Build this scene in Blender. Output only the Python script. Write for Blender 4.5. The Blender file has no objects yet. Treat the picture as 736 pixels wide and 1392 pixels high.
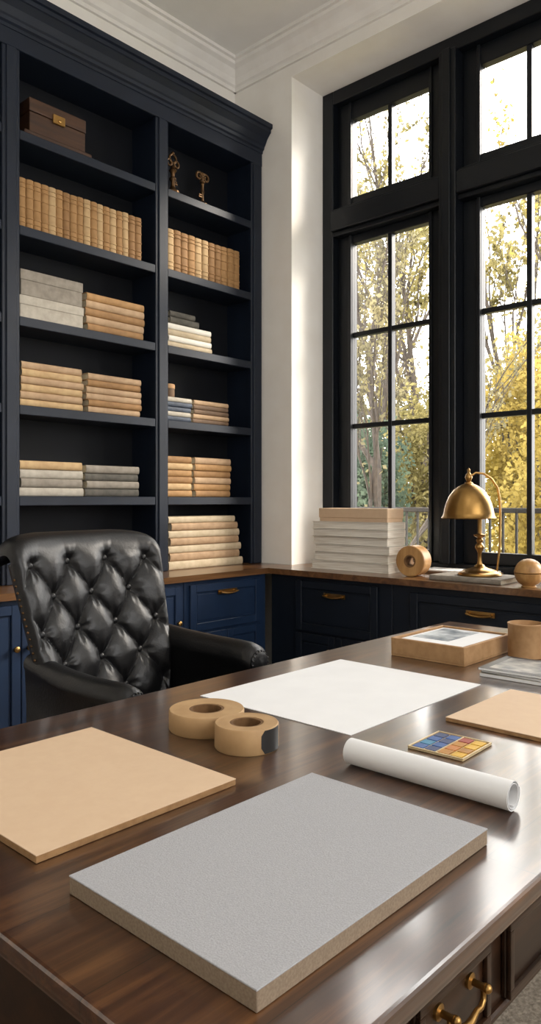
import bpy, bmesh, math, random
from mathutils import Vector, Matrix, noise as mnoise
R = random.Random(7)
scn = bpy.context.scene
COL = scn.collection
PI = math.pi

def lin(c):
    c = c/255.0
    return c/12.92 if c <= 0.04045 else ((c+0.055)/1.055)**2.4
def hx(s):
    s = s.lstrip('#')
    return (lin(int(s[0:2],16)), lin(int(s[2:4],16)), lin(int(s[4:6],16)), 1.0)

# ------------------------------------------------------------------ materials
def base_mat(name):
    m = bpy.data.materials.new(name); m.use_nodes = True
    nt = m.node_tree
    b = nt.nodes['Principled BSDF']
    return m, nt, b
def pm(name, c1, c2=None, rough=0.6, scale=30, bump=0.0, metallic=0.0, bscale=None, spec=0.5, stretch=(1,1,1), coat=0.0):
    """noise-mottled surface between two colours, optional bump"""
    m, nt, b = base_mat(name)
    c1 = hx(c1); c2 = hx(c2) if c2 else tuple(min(1, v*0.82) for v in c1[:3])+(1,)
    tc = nt.nodes.new('ShaderNodeTexCoord'); mp = nt.nodes.new('ShaderNodeMapping')
    mp.inputs['Scale'].default_value = stretch
    nt.links.new(tc.outputs['Object'], mp.inputs['Vector'])
    n = nt.nodes.new('ShaderNodeTexNoise'); n.inputs['Scale'].default_value = scale; n.inputs['Detail'].default_value = 5
    nt.links.new(mp.outputs['Vector'], n.inputs['Vector'])
    r = nt.nodes.new('ShaderNodeValToRGB')
    r.color_ramp.elements[0].position = 0.35; r.color_ramp.elements[0].color = c2
    r.color_ramp.elements[1].position = 0.65; r.color_ramp.elements[1].color = c1
    nt.links.new(n.outputs['Fac'], r.inputs['Fac'])
    nt.links.new(r.outputs['Color'], b.inputs['Base Color'])
    b.inputs['Roughness'].default_value = rough; b.inputs['Metallic'].default_value = metallic
    b.inputs['Specular IOR Level'].default_value = spec
    b.inputs['Coat Weight'].default_value = coat
    if bump > 0:
        n2 = nt.nodes.new('ShaderNodeTexNoise'); n2.inputs['Scale'].default_value = bscale or scale*3; n2.inputs['Detail'].default_value = 4
        nt.links.new(mp.outputs['Vector'], n2.inputs['Vector'])
        bp = nt.nodes.new('ShaderNodeBump'); bp.inputs['Strength'].default_value = bump; bp.inputs['Distance'].default_value = 0.004
        nt.links.new(n2.outputs['Fac'], bp.inputs['Height']); nt.links.new(bp.outputs['Normal'], b.inputs['Normal'])
    return m
def wood(name, dark, mid, light, rough=0.3, along='x', freq=14, plank=0.0, spec=0.5, bump=0.08, coat=0.0):
    m, nt, b = base_mat(name)
    tc = nt.nodes.new('ShaderNodeTexCoord'); mp = nt.nodes.new('ShaderNodeMapping')
    mp.inputs['Scale'].default_value = {'x':(0.9,freq,freq), 'y':(freq,0.9,freq), 'z':(freq,freq,0.9)}[along]
    nt.links.new(tc.outputs['Object'], mp.inputs['Vector'])
    n = nt.nodes.new('ShaderNodeTexNoise'); n.inputs['Scale'].default_value = 1.6; n.inputs['Detail'].default_value = 10; n.inputs['Distortion'].default_value = 1.0; n.inputs['Roughness'].default_value = 0.66
    nt.links.new(mp.outputs['Vector'], n.inputs['Vector'])
    r = nt.nodes.new('ShaderNodeValToRGB'); e = r.color_ramp.elements
    e[0].position = 0.30; e[0].color = hx(dark); e[1].position = 0.70; e[1].color = hx(light)
    k = e.new(0.5); k.color = hx(mid)
    nt.links.new(n.outputs['Fac'], r.inputs['Fac'])
    out = r.outputs['Color']
    if plank > 0:
        br = nt.nodes.new('ShaderNodeTexBrick'); br.inputs['Scale'].default_value = 1.0
        br.inputs['Brick Width'].default_value = 1.3; br.inputs['Row Height'].default_value = plank
        br.inputs['Mortar Size'].default_value = 0.0009
        br.inputs['Color1'].default_value = (0.62,0.61,0.60,1); br.inputs['Color2'].default_value = (1.15,1.12,1.08,1); br.inputs['Mortar'].default_value = (0.35,0.35,0.35,1)
        nt.links.new(tc.outputs['Object'], br.inputs['Vector'])
        mx = nt.nodes.new('ShaderNodeMix'); mx.data_type = 'RGBA'; mx.blend_type = 'MULTIPLY'; mx.inputs[0].default_value = 1.0
        nt.links.new(out, mx.inputs[6]); nt.links.new(br.outputs['Color'], mx.inputs[7]); out = mx.outputs[2]
    nt.links.new(out, b.inputs['Base Color'])
    b.inputs['Roughness'].default_value = rough; b.inputs['Specular IOR Level'].default_value = spec
    b.inputs['Coat Weight'].default_value = coat; b.inputs['Coat Roughness'].default_value = 0.14; b.inputs['Coat IOR'].default_value = 1.75
    bp = nt.nodes.new('ShaderNodeBump'); bp.inputs['Strength'].default_value = bump; bp.inputs['Distance'].default_value = 0.002
    nt.links.new(n.outputs['Fac'], bp.inputs['Height']); nt.links.new(bp.outputs['Normal'], b.inputs['Normal'])
    return m
def leaf_mat(name, a, c, scale=1.2):
    m = bpy.data.materials.new(name); m.use_nodes = True
    nt = m.node_tree; nt.nodes.clear()
    o = nt.nodes.new('ShaderNodeOutputMaterial')
    tc = nt.nodes.new('ShaderNodeTexCoord'); n = nt.nodes.new('ShaderNodeTexNoise'); n.inputs['Scale'].default_value = scale; n.inputs['Detail'].default_value = 6
    nt.links.new(tc.outputs['Object'], n.inputs['Vector'])
    r = nt.nodes.new('ShaderNodeValToRGB'); r.color_ramp.elements[0].position = 0.38; r.color_ramp.elements[0].color = hx(a)
    r.color_ramp.elements[1].position = 0.62; r.color_ramp.elements[1].color = hx(c)
    nt.links.new(n.outputs['Fac'], r.inputs['Fac'])
    d = nt.nodes.new('ShaderNodeBsdfDiffuse'); t = nt.nodes.new('ShaderNodeBsdfTranslucent')
    nt.links.new(r.outputs['Color'], d.inputs['Color']); nt.links.new(r.outputs['Color'], t.inputs['Color'])
    mx = nt.nodes.new('ShaderNodeMixShader'); mx.inputs[0].default_value = 0.5
    nt.links.new(d.outputs[0], mx.inputs[1]); nt.links.new(t.outputs[0], mx.inputs[2]); nt.links.new(mx.outputs[0], o.inputs[0])
    return m
def glass_mat(name):
    m = bpy.data.materials.new(name); m.use_nodes = True
    nt = m.node_tree; nt.nodes.clear()
    o = nt.nodes.new('ShaderNodeOutputMaterial'); t = nt.nodes.new('ShaderNodeBsdfTransparent'); g = nt.nodes.new('ShaderNodeBsdfGlossy')
    g.inputs['Roughness'].default_value = 0.02
    f = nt.nodes.new('ShaderNodeFresnel'); f.inputs['IOR'].default_value = 1.25
    mx = nt.nodes.new('ShaderNodeMixShader'); nt.links.new(f.outputs[0], mx.inputs[0])
    nt.links.new(t.outputs[0], mx.inputs[1]); nt.links.new(g.outputs[0], mx.inputs[2]); nt.links.new(mx.outputs[0], o.inputs[0])
    return m

M = {}
M['wall'] = pm('wall_plaster', '#f5f2ec', '#f1ede6', 0.85, 6, 0.05, bscale=120)
M['ceil'] = pm('ceiling_paint', '#f6f4f0', '#f2f0eb', 0.9, 5)
M['trim'] = pm('trim_paint', '#f4f1ec', '#eeeae4', 0.6, 8)
M['navy'] = pm('navy_lacquer', '#151e2d', '#121a27', 0.45, 5, spec=0.35)
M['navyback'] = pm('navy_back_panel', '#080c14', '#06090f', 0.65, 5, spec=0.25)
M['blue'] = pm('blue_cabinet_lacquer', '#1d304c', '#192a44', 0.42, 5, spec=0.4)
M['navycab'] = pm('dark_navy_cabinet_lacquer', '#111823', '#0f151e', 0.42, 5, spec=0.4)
M['frame'] = pm('black_window_frame', '#0d1117', '#0a0e13', 0.4, 8, spec=0.35)
M['desk'] = wood('walnut_desktop', '#22130a', '#422717', '#6c482b', 0.30, 'x', 13, plank=0.17, spec=0.6, bump=0.03, coat=1.0)
M['deskd'] = wood('dark_walnut', '#1a0f09', '#2b1b10', '#3e2718', 0.33, 'x', 16)
M['counter'] = wood('oak_worktop', '#4a301c', '#684729', '#825d3b', 0.28, 'x', 12, bump=0.03, coat=0.4)
M['floor'] = wood('floor_boards', '#2e1d12', '#48301d', '#5e4029', 0.4, 'y', 9)
M['rug'] = pm('rug_wool', '#b9ac9b', '#8d8273', 0.95, 90, 0.8, bscale=160)
M['leather'] = pm('black_leather', '#0d0d0f', '#09090b', 0.38, 30, 0.2, bscale=120, spec=0.45)
M['brass'] = pm('aged_brass', '#bb945a', '#a37e48', 0.33, 14, metallic=1.0)
M['bronze'] = pm('dark_bronze', '#6b4f32', '#4b3722', 0.36, 20, metallic=0.8)
M['tan1'] = pm('tan_cloth_a', '#ac8454', '#987245', 0.75, 22, 0.15)
M['tan2'] = pm('tan_cloth_b', '#9d764a', '#89653d', 0.75, 22, 0.15)
M['tan3'] = pm('tan_cloth_c', '#c2a478', '#b09066', 0.75, 22, 0.15)
M['tan4'] = pm('tan_cloth_d', '#b59776', '#a38565', 0.75, 22, 0.15)
M['brown'] = pm('brown_cloth', '#735a44', '#5e4936', 0.75, 22, 0.15)
M['cream'] = pm('cream_cloth', '#c8b79b', '#b8a688', 0.75, 22, 0.12)
M['grey1'] = pm('light_grey_cloth', '#b6afa2', '#a49c8f', 0.8, 25, 0.15)
M['grey2'] = pm('grey_cloth', '#938b7f', '#7f776c', 0.8, 25, 0.15)
M['grey3'] = pm('dark_grey_cloth', '#5b574f', '#47443e', 0.8, 25, 0.15)
M['slate'] = pm('slate_blue_cloth', '#4a5464', '#323a48', 0.7, 25, 0.1)
M['white'] = pm('white_cover', '#ebe6db', '#e3ddd1', 0.65, 20)
M['pages'] = pm('paper_pages', '#dad0bb', '#bdb198', 0.9, 60, stretch=(1,1,12))
M['wpages'] = pm('white_page_edges', '#efeae0', '#d5cdbf', 0.9, 7, stretch=(1,1,32))
M['paper'] = pm('white_paper', '#ececec', '#e9e9e9', 0.7, 12)
M['kraft'] = pm('kraft_board', '#dabd9d', '#d7b999', 0.7, 40)
M['kraftedge'] = pm('kraft_board_edge', '#a98359', '#94704a', 0.85, 60)
M['greyboard'] = pm('grey_felt_paper', '#b0b0b3', '#a4a4a7', 0.88, 460, 0.28, bscale=420)
M['greycore'] = pm('greyboard_core', '#96846f', '#877562', 0.9, 300, 0.15)
M['tape'] = pm('kraft_tape', '#ba976b', '#ac895e', 0.6, 18)
M['core'] = pm('card_core', '#7c5a38', '#664828', 0.85, 50)
M['card'] = pm('card_box', '#b08a60', '#a27c53', 0.75, 40, 0.1)
M['boxwood'] = wood('box_wood', '#2b1a10', '#422918', '#553722', 0.45, 'x', 14)
M['turned'] = wood('turned_wood', '#8d6437', '#ad814c', '#c39a62', 0.4, 'z', 10)
M['black'] = pm('black_satin', '#1d1c1c', '#151414', 0.5, 20)
M['iron'] = pm('iron_railing', '#1d1c1b', '#161514', 0.7, 20, spec=0.2)
M['glass'] = glass_mat('window_glass')
M['bark'] = pm('bark', '#3d352e', '#29231e', 0.9, 12, 0.5)
M['leafy'] = leaf_mat('yellow_leaves', '#776731', '#9e8d50')
M['leafo'] = leaf_mat('olive_leaves', '#535040', '#7b7459')
M['leafg'] = leaf_mat('green_leaves', '#3a4740', '#5a6756')
M['leafm'] = leaf_mat('mustard_leaves', '#645e3c', '#8a8157')
M['grass'] = pm('lawn', '#6f6e4a', '#8a7c50', 0.95, 4)
M['deck'] = pm('balcony_stone', '#8f8a82', '#7d786f', 0.85, 12)
M['photo'] = pm('printed_picture', '#d4d8da', '#5b6873', 0.4, 14)
M['magdark'] = pm('dark_magazine_cover', '#33363a', '#1d1f22', 0.35, 9)
M['magpic'] = pm('cover_picture', '#b9b4aa', '#4f5357', 0.35, 18)
M['tin'] = pm('pale_gold_tin', '#d6c39c', '#c6b088', 0.4, 30, metallic=0.4)
for nm, c in dict(p_blue='#1a559c', p_navy='#15346a', p_teal='#2a82a8', p_yellow='#e0b024', p_orange='#cc7c22', p_red='#9c3220', p_ochre='#bb7f20', p_white='#e6e0d2').items():
    M[nm] = pm('paint_'+nm[2:], c, None, 0.4, 60)

# ------------------------------------------------------------------ mesh helpers
def link(name, bm, mat, parent=None, smooth=False, mats=None):
    bmesh.ops.recalc_face_normals(bm, faces=bm.faces)
    me = bpy.data.meshes.new(name); bm.to_mesh(me); bm.free()
    if smooth:
        for p in me.polygons: p.use_smooth = True
        try: me.set_sharp_from_angle(angle=math.radians(38))
        except Exception: pass
    me.materials.append(mat)
    o = bpy.data.objects.new(name, me); COL.objects.link(o)
    if parent: o.parent = parent
    return o
def B(): return bmesh.new()
def box(bm, x0,x1,y0,y1,z0,z1, bev=0.0, seg=1):
    vs = [bm.verts.new(p) for p in ((x0,y0,z0),(x1,y0,z0),(x1,y1,z0),(x0,y1,z0),(x0,y0,z1),(x1,y0,z1),(x1,y1,z1),(x0,y1,z1))]
    fs = [bm.faces.new([vs[i] for i in q]) for q in ((0,3,2,1),(4,5,6,7),(0,1,5,4),(1,2,6,5),(2,3,7,6),(3,0,4,7))]
    if bev > 0:
        es = set(e for f in fs for e in f.edges)
        bmesh.ops.bevel(bm, geom=list(es), offset=bev, segments=seg, affect='EDGES', profile=0.7)
    return bm
def lathe(bm, prof, seg=32, loc=(0,0,0), mat=None, closed=False):
    rings = []
    L = Vector(loc)
    for (r, z) in prof:
        ring = []
        if r < 1e-6:
            p = Vector((0,0,z)); p = mat @ p if mat else p
            ring = [bm.verts.new(p+L)]
        else:
            for i in range(seg):
                a = 2*PI*i/seg; p = Vector((r*math.cos(a), r*math.sin(a), z)); p = mat @ p if mat else p
                ring.append(bm.verts.new(p+L))
        rings.append(ring)
    pairs = list(zip(rings[:-1], rings[1:]))
    if closed: pairs.append((rings[-1], rings[0]))
    for a, b in pairs:
        if len(a) == 1 and len(b) == 1: continue
        for i in range(seg):
            j = (i+1) % seg
            if len(a) == 1: bm.faces.new((a[0], b[i], b[j]))
            elif len(b) == 1: bm.faces.new((a[i], a[j], b[0]))
            else: bm.faces.new((a[i], a[j], b[j], b[i]))
    if not closed:
        for ring in (rings[0], rings[-1]):
            if len(ring) > 2: bm.faces.new(ring)
    return bm
def tube(bm, pts, rad, seg=8):
    pts = [Vector(p) for p in pts]; n = len(pts)
    rads = rad if isinstance(rad, (list,tuple)) else [rad]*n
    rings = []; up = None
    for i, p in enumerate(pts):
        d = (pts[min(i+1,n-1)]-pts[max(i-1,0)]).normalized()
        if up is None:
            up = Vector((0,0,1)) if abs(d.z) < 0.9 else Vector((1,0,0))
        s = d.cross(up).normalized(); up = s.cross(d).normalized()
        rings.append([bm.verts.new(p + (s*math.cos(2*PI*k/seg)+up*math.sin(2*PI*k/seg))*rads[i]) for k in range(seg)])
    for a, b in zip(rings[:-1], rings[1:]):
        for k in range(seg):
            j = (k+1) % seg; bm.faces.new((a[k], a[j], b[j], b[k]))
    bm.faces.new(rings[0]); bm.faces.new(rings[-1])
    return bm
def prism(bm, poly, l0, l1, f):
    a = [bm.verts.new(f(p[0], p[1], l0)) for p in poly]; b = [bm.verts.new(f(p[0], p[1], l1)) for p in poly]
    n = len(poly)
    for i in range(n):
        j = (i+1) % n; bm.faces.new((a[i], a[j], b[j], b[i]))
    bm.faces.new(a); bm.faces.new(b[::-1])
    return bm
def ball(bm, loc, r, sc=(1,1,1), seg=16, rings=10):
    m = Matrix.Translation(loc) @ Matrix.Diagonal((sc[0]*r, sc[1]*r, sc[2]*r, 1))
    bmesh.ops.create_uvsphere(bm, u_segments=seg, v_segments=rings, radius=1, matrix=m)
    return bm
def tag(o, label, cat, group=None):
    o['label'] = label; o['category'] = cat
    if group: o['group'] = group
    return o
def thing(name, label, cat, loc=(0,0,0), rz=0.0, group=None):
    o = bpy.data.objects.new(name, None); COL.objects.link(o)
    o.location = loc; o.rotation_euler = (0,0,rz); o.empty_display_size = 0.1
    return tag(o, label, cat, group)
def struct(name, bm, mat, parent=None, smooth=False):
    o = link(name, bm, mat, parent, smooth)
    if not parent: o['kind'] = 'structure'
    return o

# ------------------------------------------------------------------ key dimensions
CAMZ = 1.28; DESK = 0.76; CT = 0.86; CEIL = 4.27; ALC = 4.03
XW = 3.67; XG = 4.08; YL = 3.70
YAW = -math.atan2(0.737, 0.676)

# ------------------------------------------------------------------ room shell
struct('floor', box(B(), -1.7, 4.5, -2.2, 3.9, -0.1, 0.0), M['floor'])
struct('ceiling', box(B(), -1.7, 4.5, -2.2, 3.9, CEIL, CEIL+0.15), M['ceil'])
struct('wall_left', box(B(), -1.7, 4.5, YL, YL+0.2, 0, CEIL), M['wall'])
b = B()
box(b, XW, 4.2, 3.18, YL, 0, CEIL); box(b, XW, 4.2, -2.2, 0.33, 0, CEIL)
box(b, XW, 4.2, 0.33, 3.18, ALC, CEIL); box(b, 4.02, 4.2, 0.33, 3.18, 0, CT-0.04)
struct('wall_back', b, M['wall'])
struct('wall_right', box(B(), -1.7, 4.2, -2.2, -2.0, 0, CEIL), M['wall'])
struct('wall_front', box(B(), -1.7, -1.5, -2.0, YL, 0, CEIL), M['wall'])
def crown_prof(s=1.0):
    return [(0,0),(0,-0.17*s),(0.018*s,-0.17*s),(0.02*s,-0.145*s),(0.035*s,-0.135*s),(0.05*s,-0.10*s),(0.085*s,-0.06*s),(0.115*s,-0.045*s),(0.12*s,-0.025*s),(0.14*s,-0.022*s),(0.14*s,0)]
struct('trim_1', prism(B(), crown_prof(0.95), -1.5, XW, lambda a,z,l: Vector((l, YL-a, CEIL+z))), M['trim'])
struct('trim_2', prism(B(), crown_prof(0.95), -2.0, YL, lambda a,z,l: Vector((XW-a, l, CEIL+z))), M['trim'])

# ------------------------------------------------------------------ window
w = bpy.data.objects.new('window_1', None); COL.objects.link(w); w.location = (XG, 1.755, CT); w['kind'] = 'structure'
W0 = Vector(w.location)
def wbox(bm, y0,y1,z0,z1,x0,x1,bev=0.004): return box(bm, x0-W0.x, x1-W0.x, y0-W0.y, y1-W0.y, z0-W0.z, z1-W0.z, bev)
b = B(); wbox(b, 3.09,3.18,CT,ALC,3.99,4.19); wbox(b, 0.33,0.42,CT,ALC,3.99,4.19)
wbox(b, 0.42,3.09,3.94,ALC,3.99,4.19); wbox(b, 0.42,3.09,CT,0.905,3.985,4.19)
link('frame', b, M['frame'], w)
posts = [(2.16,2.27),(1.245,1.355)]
for (a,c) in posts:
    b = B(); wbox(b, a,c,0.905,3.94,3.955,4.18); wbox(b, a+0.03,c-0.03,0.905,3.94,3.94,3.955,0.003)
    link('mullion', b, M['frame'], w)
units = [(2.27,3.09),(1.355,2.16),(0.42,1.245)]
for (a,c) in units:
    b = B(); wbox(b, a,c,3.08,3.21,3.96,4.17); wbox(b, a,c,3.05,3.08,3.99,4.17); wbox(b, a,c,3.21,3.235,3.99,4.17)
    link('transom', b, M['frame'], w)
    for (z0,z1,rb,rt,hz) in ((0.905,3.05,0.07,0.055,[2.385,1.775]),(3.235,3.94,0.07,0.115,[])):
        st = 0.115; ga, gc, gz0, gz1 = a+st, c-st, z0+rb, z1-rt
        b = B()
        wbox(b, a,ga,z0,z1,4.05,4.11); wbox(b, gc,c,z0,z1,4.05,4.11)
        wbox(b, ga,gc,z0,gz0,4.05,4.11); wbox(b, ga,gc,gz1,z1,4.05,4.11)
        # inner stepped bead
        e=0.022
        wbox(b, ga-e,ga,z0,z1,4.035,4.05,0.003); wbox(b, gc,gc+e,z0,z1,4.035,4.05,0.003)
        sash = link('sash', b, M['frame'], w)
        b = B(); my = (ga+gc)/2
        wbox(b, my-0.015,my+0.015,gz0,gz1,4.055,4.10,0.003)
        for h in hz: wbox(b, ga,gc,h-0.015,h+0.015,4.057,4.098,0.003)
        link('muntins', b, M['frame'], sash)
        b = B(); wbox(b, ga,gc,gz0,gz1,4.078,4.082,0)
        link('glass_pane', b, M['glass'], sash)

# ------------------------------------------------------------------ worktop
b = B()
prism(b, [(0.3,3.147),(3.41,3.147),(3.41,0.33),(XW,0.33),(3.985,0.335),(3.985,3.178),(XW-0.001,3.178),(XW-0.001,3.698),(0.3,3.698)], CT-0.034, CT, lambda a,y,l: Vector((a,y,l)))
tag(link('worktop', b, M['counter']), 'long L-shaped brown wooden worktop over the blue cabinets', 'worktop')

# ------------------------------------------------------------------ base cabinets
def handle_bar(parent, cx, cy, cz, wdt, ax, n):
    """backplate + bail; ax = direction along the front, n = outward normal"""
    ax = Vector(ax); n = Vector(n); c = Vector((cx,cy,cz))
    bm = B()
    for s in (-1,1):
        p = c+ax*(s*wdt*0.42)
        tube(bm, [p, p+n*0.022], [0.008,0.005], 10)
    tube(bm, [c+ax*(wdt*t)+n*(0.022)+Vector((0,0,-0.010*(1-(2*t)**2))) for t in [i/8-0.5 for i in range(9)]], [0.004]+[0.0055]*7+[0.004], 8)
    q = [c+ax*(-wdt*0.55)+Vector((0,0,0.014)), c+ax*(wdt*0.55)+Vector((0,0,0.014)), c+ax*(wdt*0.55)-Vector((0,0,0.012)), c+ax*(-wdt*0.55)-Vector((0,0,0.012))]
    a_ = [bm.verts.new(p) for p in q]; b_ = [bm.verts.new(p+n*0.003) for p in q]
    bm.faces.new(a_); bm.faces.new(b_[::-1])
    for i in range(4): bm.faces.new((a_[i],a_[(i+1)%4],b_[(i+1)%4],b_[i]))
    return link('handle', bm, M['brass'], parent, True)
def panel(bm, f, l0,l1,z0,z1, t=0.018, rail=0.045):
    """shaker front: f(l,d,z) maps; d = outwards"""
    def bx(a,c,e,g,d0,d1):
        vs = [f(l,d,z) for d in (d0,d1) for (l,z) in ((a,e),(c,e),(c,g),(a,g))]
        xs=[v.x for v in vs]; ys=[v.y for v in vs]; zs=[v.z for v in vs]
        box(bm, min(xs),max(xs),min(ys),max(ys),min(zs),max(zs),0.0025)
    bx(l0,l0+rail,z0,z1,0,t); bx(l1-rail,l1,z0,z1,0,t)
    bx(l0+rail,l1-rail,z1-rail,z1,0,t); bx(l0+rail,l1-rail,z0,z0+rail,0,t)
    bx(l0+rail,l1-rail,z0+rail,z1-rail,0,t*0.45)
    bx(l0+rail+0.012,l1-rail-0.012,z0+rail+0.012,z1-rail-0.012,0,t*0.62)
    return bm
def cabinet(label, l0, l1, side, layout, mat, group):
    top = CT-0.036
    if side == 'L':
        loc = (l0, 3.185, 0); f0 = lambda l,d,z: Vector((l-l0, -d, z)); ax=(1,0,0); n=(0,-1,0)
        body = box(B(), 0.001, l1-l0-0.001, 0, YL-3.185-0.005, 0.09, top, 0.002); box(body, 0.002,l1-l0-0.002,0.06,0.4,0,0.09)
    else:
        loc = (3.448, l0, 0); f0 = lambda l,d,z: Vector((-d, l-l0, z)); ax=(0,1,0); n=(-1,0,0)
        body = box(B(), 0, 0.215, 0.001, l1-l0-0.001, 0.09, top, 0.002); box(body, 0.06,0.21,0.002,l1-l0-0.002,0,0.09)
    t = thing('base_cabinet', label, 'cabinet', loc, 0, group)
    link('body', body, mat, t)
    for it in layout:
        kind, a, c, z0, z1 = it[:5]
        p = link(kind, panel(B(), f0, a, c, z0, z1), mat, t)
        if kind == 'drawer':
            q = f0((a+c)/2, 0.018, z1-0.075 if side=='R' else (z1-0.055)); handle_bar(p, q.x,q.y,q.z, 0.14, ax, n)
        else:
            kx = c-0.03 if it[5] == 'r' else a+0.03
            q = f0(kx, 0.018, 0.60 if z1 > 0.7 else 0.40); bm = B()
            tube(bm, [q, q+Vector(n)*0.012, q+Vector(n)*0.014, q+Vector(n)*0.026, q+Vector(n)*0.03], [0.006,0.006,0.014,0.014,0.007], 12)
            link('knob', bm, M['brass'], p, True)
    return t
GC = 'built-in base cabinets under the worktop'
cabinet('blue base cabinet with brass-handled drawer in the corner, right of chair', 2.755, 3.425, 'L',
        [('drawer',2.79,3.365,0.535,0.80),('door',2.79,3.075,0.11,0.52,'r'),('door',3.08,3.365,0.11,0.52,'l')], M['blue'], GC)
cabinet('blue base cabinet whose small brass knob shows just right of chair back', 2.09, 2.753, 'L',
        [('door',2.12,2.42,0.11,0.80,'r'),('door',2.425,2.725,0.11,0.80,'r')], M['blue'], GC)
cabinet('blue base cabinet mostly behind the black leather chair', 1.43, 2.088, 'L',
        [('door',1.46,1.755,0.11,0.80,'r'),('door',1.76,2.06,0.11,0.80,'l')], M['blue'], GC)
cabinet('blue base cabinet at the left end, cut by the picture edge', 0.77, 1.428, 'L',
        [('door',0.80,1.095,0.11,0.80,'r'),('door',1.10,1.40,0.11,0.80,'l')], M['blue'], GC)
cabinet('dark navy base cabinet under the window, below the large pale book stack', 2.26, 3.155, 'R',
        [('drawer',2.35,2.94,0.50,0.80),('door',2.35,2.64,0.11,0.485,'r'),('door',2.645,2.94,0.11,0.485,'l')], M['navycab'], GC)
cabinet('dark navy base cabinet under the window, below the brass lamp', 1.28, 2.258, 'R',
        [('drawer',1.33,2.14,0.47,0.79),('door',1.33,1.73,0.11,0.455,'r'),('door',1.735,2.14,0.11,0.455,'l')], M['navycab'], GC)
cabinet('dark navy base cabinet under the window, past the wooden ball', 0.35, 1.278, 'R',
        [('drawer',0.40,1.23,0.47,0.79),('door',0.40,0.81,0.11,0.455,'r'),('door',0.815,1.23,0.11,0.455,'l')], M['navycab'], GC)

# ------------------------------------------------------------------ bookcase
BX = (0.96, 3.664); YF = 3.44; BT = 3.52
bc = thing('bookcase', 'tall dark navy built-in bookcase with cornice above the blue cabinets', 'bookcase', (BX[0], YF, CT))
def bb(bm,x0,x1,y0,y1,z0,z1,bev=0.003): return box(bm, x0-BX[0],x1-BX[0],y0-YF,y1-YF,z0-CT,z1-CT,bev)
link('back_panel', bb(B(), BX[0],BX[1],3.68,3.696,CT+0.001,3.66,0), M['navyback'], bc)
stiles = [(0.96,1.02),(1.806,1.90),(2.76,2.854),(3.562,3.664)]
for i,(a,c) in enumerate(stiles):
    m_ = (a+c)/2
    b = bb(B(), a,c,YF,YF+0.03,CT+0.001,BT); bb(b, a+0.012 if i not in (0,) else a, c-0.012, YF+0.03,3.68,CT+0.001,BT,0)
    bb(b, a+0.02,c-0.02,YF-0.008,YF,CT+0.001,BT)
    link('upright', b, M['navy'], bc)
SH = [3.13, 2.655, 2.20, 1.757, 1.30]
bays = [(1.008,1.818),(1.888,2.772),(2.842,3.574)]
for (a,c) in bays:
    for z in SH:
        b = bb(B(), a,c,YF+0.012,3.68,z-0.046,z,0.0); bb(b, a+0.012,c-0.012,YF+0.002,YF+0.012,z-0.048,z,0.003)
        link('shelf', b, M['navy'], bc)
b = bb(B(), BX[0],BX[1],YF-0.004,3.68,BT,3.66)
link('frieze', b, M['navy'], bc)
cp = [(0.25,0),(0.004,0),(-0.012,0.0),(-0.014,0.02),(-0.03,0.03),(-0.035,0.05),(-0.045,0.06),(-0.07,0.10),(-0.105,0.135),(-0.115,0.14),(-0.117,0.165),(-0.135,0.17),(-0.137,0.205),(0.25,0.205)]
link('cornice', prism(B(), cp, 0, BX[1]-BX[0], lambda d,z,l: Vector((l, d*0.72 if d<0 else d, 3.605+z*0.82-CT))), M['navy'], bc)

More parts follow.
